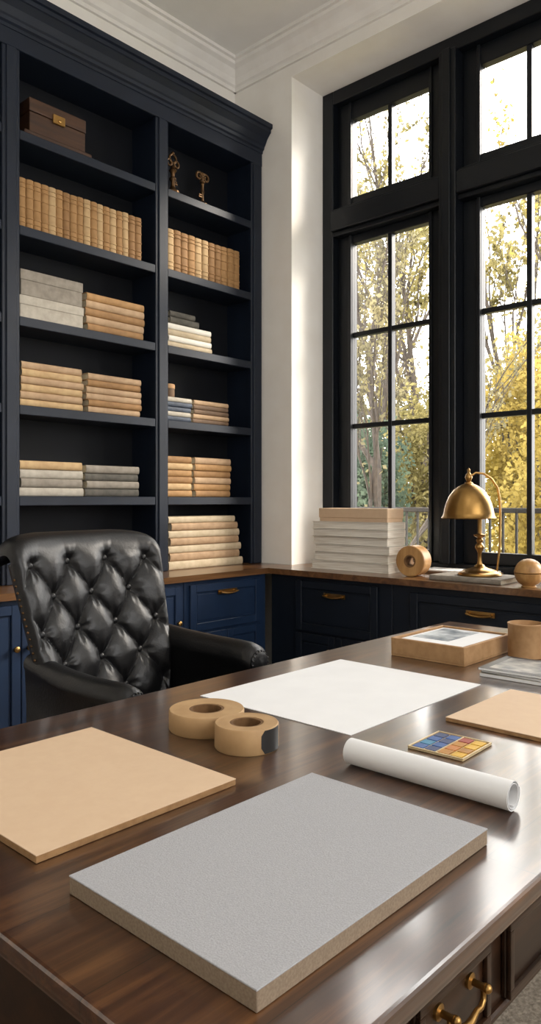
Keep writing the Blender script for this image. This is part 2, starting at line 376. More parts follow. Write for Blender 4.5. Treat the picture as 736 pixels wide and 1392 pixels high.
# ------------------------------------------------------------------ books
ORD = ['first','second','third','fourth','fifth','sixth','seventh','eighth','ninth','tenth','eleventh','twelfth','thirteenth','fourteenth','fifteenth','sixteenth','seventeenth','eighteenth','nineteenth']
def book(label, loc, L, D, T, mat, standing=False, group=None, rz=0.0, out=(0,1), bands=True, flat=False, pmat='pages'):
    """spine towards local -y; flat: length along x, standing: length along z"""
    if standing: f = lambda l,d,t: Vector((t-T/2, d, l+L/2))
    else: f = lambda l,d,t: Vector((l, d, t))
    t = thing('book', label, 'book', loc, rz, group)
    c = 0.0035; r = 0.004 if flat else min(0.010, T*0.28); n = 8
    outer = [(D,0)]; inner = [(D,c)]
    for k in range(n+1):
        a = -PI/2+PI*k/n
        if flat:  # squared spine
            sg = lambda v: math.copysign(abs(v)**0.35, v)
            outer.append((r-r*abs(math.cos(a))**0.35, T/2+T/2*sg(math.sin(a)))); inner.append((max(r-(r-c)*math.cos(a),c), T/2+(T/2-c)*sg(math.sin(a))))
        else:
            outer.append((r-r*math.cos(a), T/2+T/2*math.sin(a))); inner.append((r-(r-c)*math.cos(a), T/2+(T/2-c)*math.sin(a)))
    outer.append((D,T)); inner.append((D,T-c))
    bm = B()
    def strip(outer, inner, l0, l1):
        A=[[bm.verts.new(f(l,d,z)) for (d,z) in lst] for l in (l0,l1) for lst in (outer,inner)]
        o0,i0,o1,i1 = A
        for k in range(len(outer)-1):
            bm.faces.new((o0[k],o0[k+1],o1[k+1],o1[k])); bm.faces.new((i0[k+1],i0[k],i1[k],i1[k+1]))
            bm.faces.new((o0[k+1],o0[k],i0[k],i0[k+1])); bm.faces.new((o1[k],o1[k+1],i1[k+1],i1[k]))
        for k in (0,-1): bm.faces.new((o0[k],o1[k],i1[k],i0[k]))
    strip(outer, inner, -L/2, L/2)
    if bands:
        arc = outer[1:-1]
        ob = [(d-0.004, T/2+(z-T/2)*1.0) for d,z in arc]
        for q in ((-0.40,-0.385),(-0.30,-0.275),(-0.10,-0.08),(0.12,0.14),(0.31,0.335),(0.40,0.415)):
            strip(ob, arc, q[0]*L, q[1]*L)
    link('cover', bm, mat, t, True)
    bm = B()
    vs = [f(l,d,z) for l in (-L/2+0.004,L/2-0.004) for d in (max(r*0.6,c),D-0.005) for z in (c,T-c)]
    xs=[v.x for v in vs]; ys=[v.y for v in vs]; zs=[v.z for v in vs]
    link('pages', box(bm, min(xs),max(xs),min(ys),max(ys),min(zs),max(zs)), M[pmat], t)
    return t
def row(x0, x1, z, n, hmin, hmax, mats, desc, group):
    ws = [R.uniform(0.92,1.08) for _ in range(n)]; s = sum(ws); x = x0
    for i in range(n):
        wd = ws[i]/s*(x1-x0); T = wd-0.0012
        h = R.uniform(hmin,hmax); D = R.uniform(0.165,0.185)
        book('tan book standing upright, %s from the left in %s' % (ORD[i], desc), (x+wd/2, 3.455+R.uniform(0,0.006), z), h, D, T, R.choice(mats), True, group)
        x += wd
def stack(x0, x1, z, items, desc, group, yf=3.462, D=0.2, turn=0.0):
    """items bottom to top: (thickness, material, look, inset left, inset right)"""
    n = len(items)
    for i,(T,m,look,a,c) in enumerate(items):
        k = n-1-i
        pos = 'topmost of' if k==0 else ('bottom of' if i==0 else ORD[k]+' from top of')
        L = (x1-c)-(x0+a)
        book('%s book lying flat, %s %s' % (look,pos,desc), ((x0+a+x1-c)/2, yf+R.uniform(0,0.008), z), L, D+R.uniform(-0.01,0.005), T-0.0006, M[m], False, group, bands=False)
        z += T
    return z
tans = [M['tan1'],M['tan2'],M['tan1'],M['tan3']]
row(1.906, 2.675, SH[1], 18, 0.245, 0.251, tans, 'the wide bay row', 'standing tan books in the wide bay')
row(2.862, 3.475, SH[1], 11, 0.245, 0.251, tans, 'the narrow bay row', 'standing tan books in the narrow bay')
def j(): return R.uniform(0,0.014)
def its(n, T, mats, looks): return [(T, mats[i%len(mats)], looks[i%len(looks)], j(), j()) for i in range(n)]
stack(2.30, 2.70, SH[2], its(5,0.042,['tan2','tan4','tan2','tan4','tan1'],['tan']), 'stack beside the grey boxes', 'tan stack beside the grey boxes')
stack(1.915, 2.29, SH[3], its(6,0.038,['tan3','tan4'],['pale tan']), 'large pale stack below grey boxes', 'pale tan stack below the grey boxes')
stack(2.305, 2.68, SH[3], its(6,0.036,['tan4','tan2','tan4'],['tan']), 'tan stack against the middle upright', 'tan stack against the middle upright')
stack(1.915, 2.29, SH[4], [(0.046,'grey1','pale grey',0,0),(0.046,'grey2','grey',.008,.01),(0.046,'grey1','pale grey',.003,.006),(0.044,'tan3','tan',0.0,0.012)], 'stack above the chair back', 'grey and tan stack above the chair back')
stack(2.30, 2.66, SH[4], [(0.044,'grey3','dark grey',0,0),(0.042,'grey2','grey',.008,.004),(0.042,'grey3','dark grey',.0,.006),(0.044,'grey2','grey',0.004,0.0)], 'dark stack above the chair', 'dark grey stack above the chair')
zt = stack(2.866, 3.235, SH[2], its(4,0.036,['cream','white'],['cream']), 'cream stack in narrow bay', 'cream stack in the narrow bay')
stack(2.89, 3.12, zt, [(0.04,'grey3','small dark grey',0,0),(0.036,'grey3','small dark grey',0.0,0.03)], 'pair on cream stack', 'dark books on the cream stack')
zs = stack(2.86, 3.065, SH[3], its(5,0.029,['slate','grey1','slate'],['slim slate','slim grey','slim slate']), 'slim stack under the canister', 'slim stack under the canister')
stack(3.072, 3.385, SH[3], its(5,0.029,['brown','tan4','brown'],['slim brown','slim tan','slim brown']), 'stack right of the canister stack', 'brown stack beside the canister stack')
stack(2.862, 3.07, SH[4], its(6,0.041,['tan1','tan3','tan2'],['tan']), 'left twin stack in narrow bay', 'left twin tan stack')
stack(3.08, 3.40, SH[4], its(6,0.041,['tan2','tan1','tan4'],['tan']), 'right twin stack in narrow bay', 'right twin tan stack')
stack(2.875, 3.50, CT, [(0.052,'cream','large cream',0,0),(0.048,'tan4','large tan',.01,.03),(0.046,'cream','large cream',.0,.012),(0.045,'tan4','large tan',.012,.04),(0.045,'cream','large cream',.0,.03),(0.045,'tan4','large tan',.02,.05),(0.04,'cream','large cream',.0,.07)], 'stack on worktop beside chair', 'large cream and tan stack on the worktop', yf=3.455)

# grey storage boxes
def storage_box(label, x0,x1,z,h,mat,D=0.2):
    t = thing('storage_box', label, 'box', ((x0+x1)/2, 3.46, z), 0, 'grey boxes in the wide bay'); w2=(x1-x0)/2
    link('body', box(B(), -w2+0.003,w2-0.003,0.003,D-0.003,0,h*0.62,0.003), mat, t)
    link('lid', box(B(), -w2,w2,0,D,h*0.60,h,0.004,2), mat, t)
storage_box('pale grey storage box under the darker grey box', 1.91,2.285,SH[2],0.115,M['grey1'])
storage_box('darker grey storage box on top of the pale grey box', 1.915,2.28,SH[2]+0.1155,0.13,M['grey2'])
# wooden keepsake box
t = thing('wooden_box', 'dark brown wooden box with brass clasp on top shelf', 'box', (2.14,3.465,SH[0]))
link('base', box(B(), -0.20,0.20,0.0,0.20,0,0.03,0.004), M['boxwood'], t)
link('body', box(B(), -0.165,0.165,0.012,0.19,0.03,0.135,0.003), M['boxwood'], t)
link('lid', box(B(), -0.168,0.168,0.009,0.192,0.137,0.205,0.007,2), M['boxwood'], t)
b = box(B(), -0.035,0.035,0.0,0.009,0.118,0.165,0.002); lathe(b, [(0.008,0),(0.008,0.006),(0.004,0.008),(0,0.008)], 12, (0,0.0,0.135), Matrix.Rotation(PI/2,3,'X'))
link('clasp', b, M['brass'], t)
# key-shaped ornaments
t = thing('key_ornament', 'dark bronze key-shaped ornament with ringed top, nearer the middle upright', 'ornament', (2.93,3.49,SH[0]), 0, 'bronze ornaments on the top shelf')
t.scale = (1.15,1.15,1.15)
link('base', lathe(B(), [(0.036,0),(0.036,0.012),(0.026,0.018),(0.016,0.03),(0.012,0.04)], 20), M['bronze'], t, True)
b = lathe(B(), [(0.012,0.038),(0.010,0.06),(0.019,0.075),(0.019,0.082),(0.010,0.09),(0.012,0.11),(0.022,0.122),(0.012,0.134),(0.009,0.146)], 18)
box(b, 0.008,0.03,-0.005,0.005,0.052,0.060,0.001); box(b, 0.008,0.026,-0.005,0.005,0.064,0.071,0.001)
link('stem', b, M['bronze'], t, True)
b = B()
for (cx_,cz_,rr) in ((0,0.186,0.022),(-0.024,0.162,0.016),(0.024,0.162,0.016)):
    tube(b, [(cx_+rr*math.cos(2*PI*k/18),0,cz_+rr*math.sin(2*PI*k/18)) for k in range(19)], 0.0065, 8)
ball(b,(0,0,0.214),0.010)
link('ring', b, M['bronze'], t, True)
t = thing('key_ornament', 'bronze key-shaped ornament with wide scrolled top, right one of the pair', 'ornament', (3.17,3.49,SH[0]), 0, 'bronze ornaments on the top shelf')
t.scale = (1.12,1.12,1.12)
link('base', lathe(B(), [(0.03,0),(0.03,0.008),(0.018,0.016),(0.009,0.026)], 20), M['bronze'], t, True)
b = lathe(B(), [(0.009,0.024),(0.008,0.06),(0.014,0.075),(0.009,0.085),(0.009,0.12),(0.016,0.128),(0.016,0.134),(0.009,0.14),(0.008,0.155)], 18)
box(b, -0.03,-0.006,-0.005,0.005,0.042,0.05,0.001); box(b, -0.026,-0.006,-0.005,0.005,0.054,0.061,0.001)
link('stem', b, M['bronze'], t, True)
b = B()
for s in (-1,1):
    tube(b, [(s*(0.026+rr*math.cos(a)),0,0.158+rr*math.sin(a)) for rr,a in [(0.026-0.018*k/22, PI+(-s*s)*2*PI*1.2*k/22) for k in range(23)]], [0.007]*20+[0.006,0.006,0.006], 8)
ball(b,(0,0,0.176),0.011)
link('ring', b, M['bronze'], t, True)
# canister
t = thing('canister', 'small tan canister standing on the slim slate stack', 'canister', (2.925,3.54,zs))
link('body', lathe(B(), [(0.045,0),(0.047,0.003),(0.047,0.06)], 28), M['brown'], t, True)
link('lid', lathe(B(), [(0.049,0.055),(0.049,0.078),(0.046,0.082),(0,0.082)], 28), M['card'], t, True)

# ------------------------------------------------------------------ window-side objects on worktop
def bigbook(i, n, y0, y1, x0, z, T, mat):
    pos = 'bottom of' if i == 0 else ORD[n-i]+' below the tan box in' if i < n-1 else 'directly below the tan box in'
    L = y1-y0
    # page edges towards the room, spine towards the window
    o = book('large white book lying flat, %s window stack' % pos, (x0+0.185, (y0+y1)/2, z), L, 0.185, T-0.002, mat, False, 'large white stack by the window', rz=PI/2, bands=False, flat=True, pmat='wpages')
    return o
z = CT
for i,(T,a,c,m) in enumerate([(0.055,0.0,0.0,'white'),(0.05,0.012,0.01,'white'),(0.048,0.0,0.02,'white'),(0.05,0.015,0.004,'white'),(0.045,0.004,0.012,'white'),(0.045,0.012,0.0,'white')]):
    bigbook(i, 6, 2.385+a, 2.955-c, 3.595+R.uniform(0,0.016), z, T, M[m]); z += T
t = thing('flat_box', 'shallow tan box on top of the white book stack', 'box', (3.69,2.655,z-0.0015))
link('body', box(B(), -0.078,0.083,-0.252,0.245,0,0.04,0.002), M['kraft'], t)
link('lid', box(B(), -0.082,0.087,-0.256,0.249,0.022,0.080,0.003), M['kraft'], t)
# standing wooden tape roll
t = thing('wooden_roll', 'tan wooden roll standing on edge beside the white books', 'roll', (3.59,2.215,CT), YAW-0.62)
mx = Matrix.Rotation(-PI/2,3,'X')   # axis along local +y (away from camera)
link('body', lathe(B(), [(0.034,-0.05),(0.081,-0.05),(0.085,-0.046),(0.085,0.046),(0.081,0.05),(0.034,0.05)], 40, (0,0,0.085), mx, True), M['turned'], t, True)
link('core', lathe(B(), [(0.027,-0.052),(0.035,-0.052),(0.035,0.052),(0.027,0.052)], 32, (0,0,0.085), mx, True), M['core'], t, True)
# folder and book under lamp
t = thing('folder', 'tan leather folder with loose papers behind the wooden roll', 'folder', (3.855,2.08,CT), 0.05)
link('cover', box(B(), -0.10,0.10,-0.22,0.22,0,0.016,0.004,2), M['brown'], t)
link('paper', box(B(), -0.09,0.085,-0.21,0.20,0.0165,0.024,0.001), M['paper'], t)
book('grey book lying flat under the brass desk lamp', (3.475,1.85,CT), 0.40, 0.27, 0.028, M['grey2'], False, None, rz=-PI/2, bands=False)
# lamp
LZ = CT+0.0285
t = thing('desk_lamp', 'antique brass desk lamp with dome shade in front of the window', 'lamp', (3.61,1.83,LZ), YAW)
t.scale = (1.04,1.04,1.06)
link('base', lathe(B(), [(0.0,0),(0.105,0),(0.108,0.006),(0.104,0.014),(0.085,0.02),(0.08,0.026),(0.05,0.034),(0.028,0.042),(0.018,0.055),(0.0,0.055)], 40), M['brass'], t, True)
link('stem', lathe(B(), [(0.014,0.05),(0.010,0.07),(0.0095,0.11),(0.015,0.122),(0.022,0.134),(0.023,0.14),(0.020,0.15),(0.012,0.16),(0.017,0.168),(0.017,0.176),(0.010,0.184),(0.028,0.192),(0.030,0.2),(0.010,0.206),(0.0095,0.30),(0.014,0.31),(0.0095,0.32),(0.0,0.40)], 28), M['brass'], t, True)
sx = -0.055
sh = link('lamp_shade', lathe(B(), [(0.129,0.280),(0.134,0.279),(0.136,0.283),(0.128,0.292),(0.124,0.305),(0.120,0.325),(0.113,0.352),(0.098,0.388),(0.075,0.419),(0.045,0.441),(0.02,0.452),(0.018,0.448),(0.043,0.437),(0.072,0.414),(0.094,0.385),(0.109,0.350),(0.116,0.323),(0.120,0.303),(0.124,0.290)], 44, (sx,0,0), None, True), M['brass'], t, True)
link('finial', lathe(B(), [(0.022,0.447),(0.02,0.456),(0.01,0.462),(0.016,0.474),(0.018,0.484),(0.012,0.498),(0.006,0.506),(0.008,0.52),(0.0,0.53)], 20, (sx,0,0)), M['brass'], t, True)
b = B()
pts = [(sx+0.012,0,0.49),(sx+0.035,0,0.505),(0.02,0.0,0.50),(0.06,0,0.475),(0.09,0,0.43),(0.102,0,0.37),(0.104,0,0.30),(0.102,0,0.22),(0.10,0,0.13),(0.092,0,0.06),(0.086,0,0.018)]
tube(b, pts, 0.0055, 10)
link('arm', b, M['brass'], t, True)
b = B(); ball(b, (sx,0,0.335), 0.03, (1,1,1.25)); link('bulb', b, M['white'], t, True)
link('socket', lathe(B(), [(0.018,0.36),(0.018,0.43),(0.012,0.45)], 18, (sx,0,0)), M['brass'], t, True)
# wooden ball
t = thing('wooden_ball', 'round turned wooden ball box at the worktop edge', 'ornament', (3.505,1.52,CT))
b = B(); lathe(b, [(0.034,0),(0.036,0.004),(0.03,0.008)]+[(0.068*math.cos(a),0.070+0.068*math.sin(a)) for a in [(-62+k*10)*PI/180 for k in range(7)]], 36)
link('bowl', b, M['turned'], t, True)
b = B(); lathe(b, [(0.0685,0.0705),(0.0695,0.073),(0.0695,0.077),(0.068,0.079)]+[(0.068*math.cos(a),0.070+0.068*math.sin(a)) for a in [(8+k*9.1)*PI/180 for k in range(9)]]+[(0,0.138)], 36)
link('lid', b, M['turned'], t, True)

# ------------------------------------------------------------------ desk
DX0,DX1,DY0,DY1 = 0.44,2.89,0.421,1.607
dk = thing('desk', 'large dark walnut writing desk with brass-handled drawers', 'desk', ((DX0+DX1)/2,(DY0+DY1)/2,0))
ox,oy = (DX0+DX1)/2,(DY0+DY1)/2
def db(bm,x0,x1,y0,y1,z0,z1,bev=0.0,seg=1): return box(bm,x0-ox,x1-ox,y0-oy,y1-oy,z0,z1,bev,seg)
b = db(B(),DX0,DX1,DY0,DY1,0.738,DESK,0.007,3); db(b,DX0+0.008,DX1-0.008,DY0+0.008,DY1-0.008,0.724,0.738,0.004,2); db(b,DX0+0.02,DX1-0.02,DY0+0.02,DY1-0.02,0.712,0.724,0.004,2)
link('tabletop', b, M['desk'], dk)
AF = DY0+0.036; AB = DY1-0.036; AL = DX0+0.036; AR = DX1-0.036
b = db(B(),AL,AR,AF,AF+0.03,0.59,0.712,0.002); db(b,AL,AR,AB-0.03,AB,0.59,0.712,0.002); db(b,AL,AL+0.03,AF,AB,0.59,0.712,0.002); db(b,AR-0.03,AR,AF,AB,0.59,0.712,0.002)
db(b,AL-0.008,AR+0.008,AF-0.008,AF+0.03,0.588,0.60,0.003); db(b,AL-0.008,AL+0.03,AF,AB+0.008,0.588,0.60,0.003)
link('apron', b, M['deskd'], dk)
for (a,c) in ((0.50,0.69),(0.731,0.905),(0.962,1.46),(1.52,2.02),(2.08,2.58)):
    bm = B()
    db(bm,a,c,AF-0.008,AF,0.604,0.708,0.002)
    fr = 0.012
    for (p,q,r_,s_) in ((a,c,0.604,0.604+fr),(a,c,0.708-fr,0.708),(a,a+fr,0.604+fr,0.708-fr),(c-fr,c,0.604+fr,0.708-fr)):
        db(bm,p,q,AF-0.015,AF-0.008,r_,s_,0.003,2)
    d = link('drawer', bm, M['deskd'], dk)
    cx = (a+c)/2; cz = 0.680; bm = B(); hs = 0.88
    for s in (-1,1):
        X = cx-ox+s*0.044*hs; Y = AF-oy-0.008
        tube(bm, [(X,Y,cz),(X,Y-0.004,cz),(X,Y-0.006,cz),(X,Y-0.018,cz),(X,Y-0.023,cz)], [0.010,0.010,0.0045,0.0045,0.006], 14)
        ball(bm,(X,Y-0.025,cz),0.006)
    Y = AF-oy-0.025
    hp = [(-0.044,0),(-0.048,-0.008),(-0.046,-0.017),(-0.036,-0.022),(-0.022,-0.02),(-0.01,-0.024),(0,-0.026),(0.01,-0.024),(0.022,-0.02),(0.036,-0.022),(0.046,-0.017),(0.048,-0.008),(0.044,0)]
    tube(bm, [(cx-ox+q*hs,Y-0.004*math.sin(PI*k/12),cz+dz) for k,(q,dz) in enumerate(hp)], [0.0033,0.0035,0.0036,0.0038,0.0036,0.0045,0.0055,0.0045,0.0036,0.0038,0.0036,0.0035,0.0033], 10)
    link('handle', bm, M['brass'], d, True)
for X in (AL+0.045,AR-0.045):
    for Y in (AF+0.045,AB-0.045):
        bm = B(); db(bm,X-0.037,X+0.037,Y-0.037,Y+0.037,0.50,0.60,0.003)
        lathe(bm,[(0.032,0.50),(0.038,0.49),(0.026,0.475),(0.036,0.45),(0.036,0.40),(0.026,0.15),(0.022,0.08),(0.03,0.06),(0.026,0.03),(0.022,0.015)],20,(X-ox,Y-oy,0))
        link('leg', bm, M['deskd'], dk, True)
tag(link('rug', box(B(), 0.3, 3.3, -1.0, 2.6, 0.0005, 0.014, 0.005), M['rug']), 'pale beige woven rug on the floor under the desk', 'rug')

# ------------------------------------------------------------------ desk objects
DZ = DESK+0.0004
t = thing('grey_board', 'thick grey textured board lying at the front of the desk', 'board', (0.80,0.692,DZ))
link('core', box(B(), -0.2525,0.2525,-0.171,0.171,0,0.0225,0.001), M['greycore'], t)
link('face', box(B(), -0.253,0.253,-0.1715,0.1715,0.0225,0.0245,0.0006), M['greyboard'], t)
t = thing('tan_board', 'tan kraft board on the desk, nearest the chair', 'board', (0.761,1.197,DZ), 0, 'tan kraft boards')
link('core', box(B(), -0.201,0.201,-0.229,0.229,0,0.0105,0.001), M['kraftedge'], t)
link('face', box(B(), -0.2012,0.2012,-0.2292,0.2292,0.0105,0.012,0.0005), M['kraft'], t)
t = thing('tan_board', 'tan kraft board on the desk in front of the magazines', 'board', (1.75,0.685,DZ), 0.0, 'tan kraft boards')
link('core', box(B(), -0.175,0.175,-0.20,0.20,0,0.0085,0.001), M['kraftedge'], t)
link('face', box(B(), -0.1752,0.1752,-0.2002,0.2002,0.0085,0.010,0.0005), M['kraft'], t)
tag(link('paper_sheet', box(B(), 1.335,1.95,0.985,1.478,DZ,DZ+0.0015), M['paper']), 'large blank white paper sheet lying on the desk', 'paper')
def tape(label, x, y, r, h, ri, dark=False):
    t = thing('tape_roll', label, 'tape', (x,y,DZ), 0, 'tape rolls on the desk')
    rr=[(ri+0.006,h*0.985),(ri+0.006,0.0),(r-0.002,0.0),(r,0.003),(r,h-0.003),(r-0.002,h)]
    n=7
    for k in range(n): # wound layers on the top face
        q = r-0.002-(r-0.002-ri-0.006)*(k+0.5)/n
        rr.append((q, h-(0.0012 if k%2 else 0.0)))
    link('tape', lathe(B(), rr, 56, (0,0,0), None, True), M['tape'], t, True)
    link('core', lathe(B(), [(ri,0.001),(ri+0.006,0.001),(ri+0.006,h*0.97),(ri,h*0.97)], 48, (0,0,0), None, True), M['core'], t, True)
    if dark:
        bm = B(); ro = r+0.0008
        A = [YAW+(-62+k*7)*PI/180 for k in range(8)]
        lo = [bm.verts.new((ro*math.cos(a),ro*math.sin(a),0.002+0.012*(i==0))) for i,a in enumerate(A)]; hi = [bm.verts.new((ro*math.cos(a),ro*math.sin(a),h*(0.75 if i==0 else 0.95))) for i,a in enumerate(A)]
        li = [bm.verts.new(((ro-0.002)*v.co.x/ro,(ro-0.002)*v.co.y/ro,v.co.z)) for v in lo]; hi2 = [bm.verts.new(((ro-0.002)*v.co.x/ro,(ro-0.002)*v.co.y/ro,v.co.z)) for v in hi]
        for k in range(7):
            bm.faces.new((lo[k],lo[k+1],hi[k+1],hi[k])); bm.faces.new((li[k+1],li[k],hi2[k],hi2[k+1])); bm.faces.new((lo[k+1],lo[k],li[k],li[k+1])); bm.faces.new((hi[k],hi[k+1],hi2[k+1],hi2[k]))
        bm.faces.new((lo[0],hi[0],hi2[0],li[0])); bm.faces.new((lo[7],li[7],hi2[7],hi[7]))
        link('label_patch', bm, M['black'], t, True)
tape('wide brown tape roll lying flat, nearer the chair', 1.16,1.262,0.086,0.045,0.034)
tape('narrower brown tape roll with dark patch, in front of the wider roll', 1.13,1.105,0.068,0.052,0.030,True)
# rolled paper
t = thing('paper_roll', 'rolled white paper tube lying on the desk', 'paper roll', (1.193,0.712,DZ), 0.0)
def spiral():
    o=[];i=[]
    for k in range(129):
        a = -PI/2+2*PI*2.3*k/128; r = 0.0185+0.0082*k/128
        o.append((r*math.cos(a), 0.0268+r*math.sin(a))); i.append(((r-0.0011)*math.cos(a), 0.0268+(r-0.0011)*math.sin(a)))
    return o,i
o,i_ = spiral(); bm = B(); NK = 128
V = [[bm.verts.new((p[0],l,p[1])) for p in lst] for l in (-0.168,0.168) for lst in (o,i_)]
for k in range(NK):
    bm.faces.new((V[0][k],V[0][k+1],V[2][k+1],V[2][k])); bm.faces.new((V[1][k+1],V[1][k],V[3][k],V[3][k+1]))
    bm.faces.new((V[0][k+1],V[0][k],V[1][k],V[1][k+1])); bm.faces.new((V[2][k],V[2][k+1],V[3][k+1],V[3][k]))
for k in (0,NK): bm.faces.new((V[0][k],V[2][k],V[3][k],V[1][k]))
link('sheet', bm, M['paper'], t, True)
# paint set
t = thing('paint_set', 'small watercolour paint set with blue and yellow pans', 'paint set', (1.417,0.786,DZ), 0.03)
bm = box(B(), -0.067,0.067,-0.063,0.063,0,0.003,0.001)
for (a,b_,c,d) in ((-0.067,0.067,-0.063,-0.059),(-0.067,0.067,0.059,0.063),(-0.067,-0.063,-0.059,0.059),(0.063,0.067,-0.059,0.059)): box(bm,a,b_,c,d,0.003,0.0062,0.0008)
box(bm,-0.063,0.063,-0.0015,0.0015,0.003,0.0058,0.0005)
link('tray', bm, M['tin'], t)
grid = [['p_yellow','p_ochre','p_navy','p_blue'],['p_ochre','p_orange','p_blue','p_teal'],['p_yellow','p_ochre','p_navy','p_blue'],['p_yellow','p_red','p_blue','p_navy']]
for r_ in range(4):
    for c_ in range(4):
        y0 = -0.0570+c_*0.0287+(0.001 if c_>1 else 0); x0 = -0.0605+r_*0.0303
        link('paint_pan', box(B(), x0+0.0018,x0+0.0282,y0+0.0018,y0+0.0262,0.003,0.0054,0.001,2), M[grid[r_][c_]], t)
# magazines
mz = DZ
for i,(dx,dy,rz,T,m,lab) in enumerate([(0,0,0.03,0.010,'white','bottom magazine of the pile by the card cup'),(0.004,-0.004,-0.02,0.009,'magdark','middle magazine of the pile by the card cup'),(-0.003,0.004,0.05,0.008,'magdark','topmost magazine of the pile by the card cup')]):
    t = thing('magazine', lab, 'magazine', (2.155+dx,0.89+dy,mz), rz, 'magazines on the desk')
    bm = box(B(), -0.105,0.105,-0.15,0.15,T-0.0012,T-0.0004,0); box(bm, -0.105,0.105,-0.15,0.15,0.0004,0.0012,0); box(bm,-0.105,0.105,0.1492,0.1504,0.0004,T-0.0004)
    link('cover', bm, M[m], t)
    link('pages', box(B(), -0.1055,0.1055,-0.149,0.149,0.0012,T-0.0012), M['paper'], t)
    if i == 2: link('cover_picture', box(B(), -0.085,0.085,-0.135,0.125,T-0.0004,T-0.0001), M['magpic'], t)
    mz += T+0.0002
# open box with print
t = thing('card_tray', 'shallow tan card box holding prints on the desk', 'box', (2.29,1.262,DZ))
bm = box(B(), -0.168,0.168,-0.135,0.135,0,0.006,0.001)
for (a,b_,c,d) in ((-0.168,0.168,-0.135,-0.123),(-0.168,0.168,0.123,0.135),(-0.168,-0.156,-0.123,0.123),(0.156,0.168,-0.123,0.123)): box(bm,a,b_,c,d,0.006,0.060,0.0015)
link('tray', bm, M['card'], t)
t = thing('print_stack', 'pile of white prints with a grey picture inside the card box', 'prints', (2.29,1.262,DZ+0.0064))
link('paper', box(B(), -0.152,0.152,-0.119,0.119,0,0.048,0.001), M['paper'], t)
link('picture', box(B(), -0.08,0.135,-0.03,0.105,0.0481,0.0488,0), M['photo'], t)
# cup
t = thing('card_cup', 'tan cylindrical card cup standing by the prints box', 'cup', (2.41,1.055,DZ))
link('body', lathe(B(), [(0,0),(0.056,0),(0.058,0.002),(0.058,0.104),(0.0595,0.106),(0.0595,0.111),(0.055,0.112),(0.053,0.108),(0.053,0.006),(0,0.006)], 44), M['card'], t, True)

# ------------------------------------------------------------------ chair
ch = thing('office_chair', 'black button-tufted leather armchair tucked behind the desk', 'chair', (1.53,1.985,0.0145), math.radians(6))
P0 = Vector((0.15,0.42)); P1 = Vector((0.305,1.078)); dd = (P1-P0); Ls = dd.length; dd = dd/Ls; nf = Vector((-dd.y, dd.x)); rr_ = 0.040
arcL = rr_*math.radians(170); TL = Ls+arcL
ta, th = 0.168, 0.114; Q0 = 0.080
def prof_pt(q):
    if q <= Ls: return P0+dd*q, nf
    f = (q-Ls)/rr_; c = P1-nf*rr_
    n = nf*math.cos(f)+dd*math.sin(f); return c+n*rr_, n
def halfw(q): return 0.258+0.066*min(1,q/Ls)
def xoff(q): return 0.012*(1-min(1,q/Ls))
def shape(x, q):
    s = abs(x)/halfw(q)
    return -0.016*max(0,s-0.45)**2/0.3 * max(0,(q-Ls*0.6)/(Ls*0.4))
def tuft(x, q):
    # slight wandering of the folds keeps the leather from looking machined
    wx = 0.010*mnoise.noise(Vector((x*8,q*8,1.3))); wq = 0.010*mnoise.noise(Vector((x*8,q*8,7.7)))
    z = q-Q0
    p0 = x/ta+z/(2*th); k0 = x/ta-z/(2*th)
    z = z+wq; xx = x+wx
    p = xx/ta+z/(2*th); k = xx/ta-z/(2*th)
    v = (abs(math.sin(PI*p))*abs(math.sin(PI*k)))
    pr, kr = p0-round(p0), k0-round(k0)
    rad = math.sqrt(pr*pr+kr*kr)
    dim = math.exp(-(rad*rad/0.032))
    ang = math.atan2(kr, pr)
    pucker = 0.055*math.sin(ang*7+3*mnoise.noise(Vector((x*5,q*5,2))))*math.exp(-((rad-0.24)/0.13)**2)
    wr = 0.035*mnoise.noise(Vector((x*28,q*28,0)))
    return 0.28+0.72*v**0.52-0.32*dim+wr*(0.4+v)+pucker
NS,NT = 180,200
def wing(s,q): return -0.06*abs(s)**3*min(1,q/0.3)
def sm(t): t = min(1,max(0,t)); return t*t*(3-2*t)
def front_off(x,q,s,E):
    fe = sm((1-abs(s))/0.10)*sm((Ls+0.022-q)/0.06)
    return (0.017+0.040*(tuft(x,q)*fe+0.78*(1-fe)))*E
bm = B()
for side in (1,-1):
    g=[]
    for it in range(NT+1):
        q = TL*it/NT; base,n = prof_pt(q); hw = halfw(q); rowv=[]
        for is_ in range(NS+1):
            s = -1+2*is_/NS; x = s*hw
            E = max(0,(1-abs(s)**14))**0.5 * max(0,1-(abs(2*it/NT-1))**26)**0.5
            off = front_off(x,q,s,E) if side == 1 else (-0.045*E if q<Ls else 0.0)
            P = base+n*off
            rowv.append(bm.verts.new((x+xoff(q), P.x+wing(s,q), P.y+shape(x,q))))
        g.append(rowv)
    for a in range(NT):
        for c in range(NS): bm.faces.new((g[a][c],g[a][c+1],g[a+1][c+1],g[a+1][c]))
bmesh.ops.remove_doubles(bm, verts=bm.verts, dist=0.0003)
back = link('backrest', bm, M['leather'], ch, True)
for jz in range(0,7):
    for ix in range(-3,4):
        x = ta*(ix+(0.5 if jz%2 else 0)); q = Q0+th*jz
        if abs(x) > halfw(q)-0.03 or q > Ls-0.02: continue
        base,n = prof_pt(q); s = x/halfw(q); P = base+n*0.0205
        bm = B(); ball(bm,(x+xoff(q),P.x+wing(s,q),P.y+shape(x,q)),0.0125,(1,0.6,1),12,8)
        link('button', bm, M['leather'], back, True)
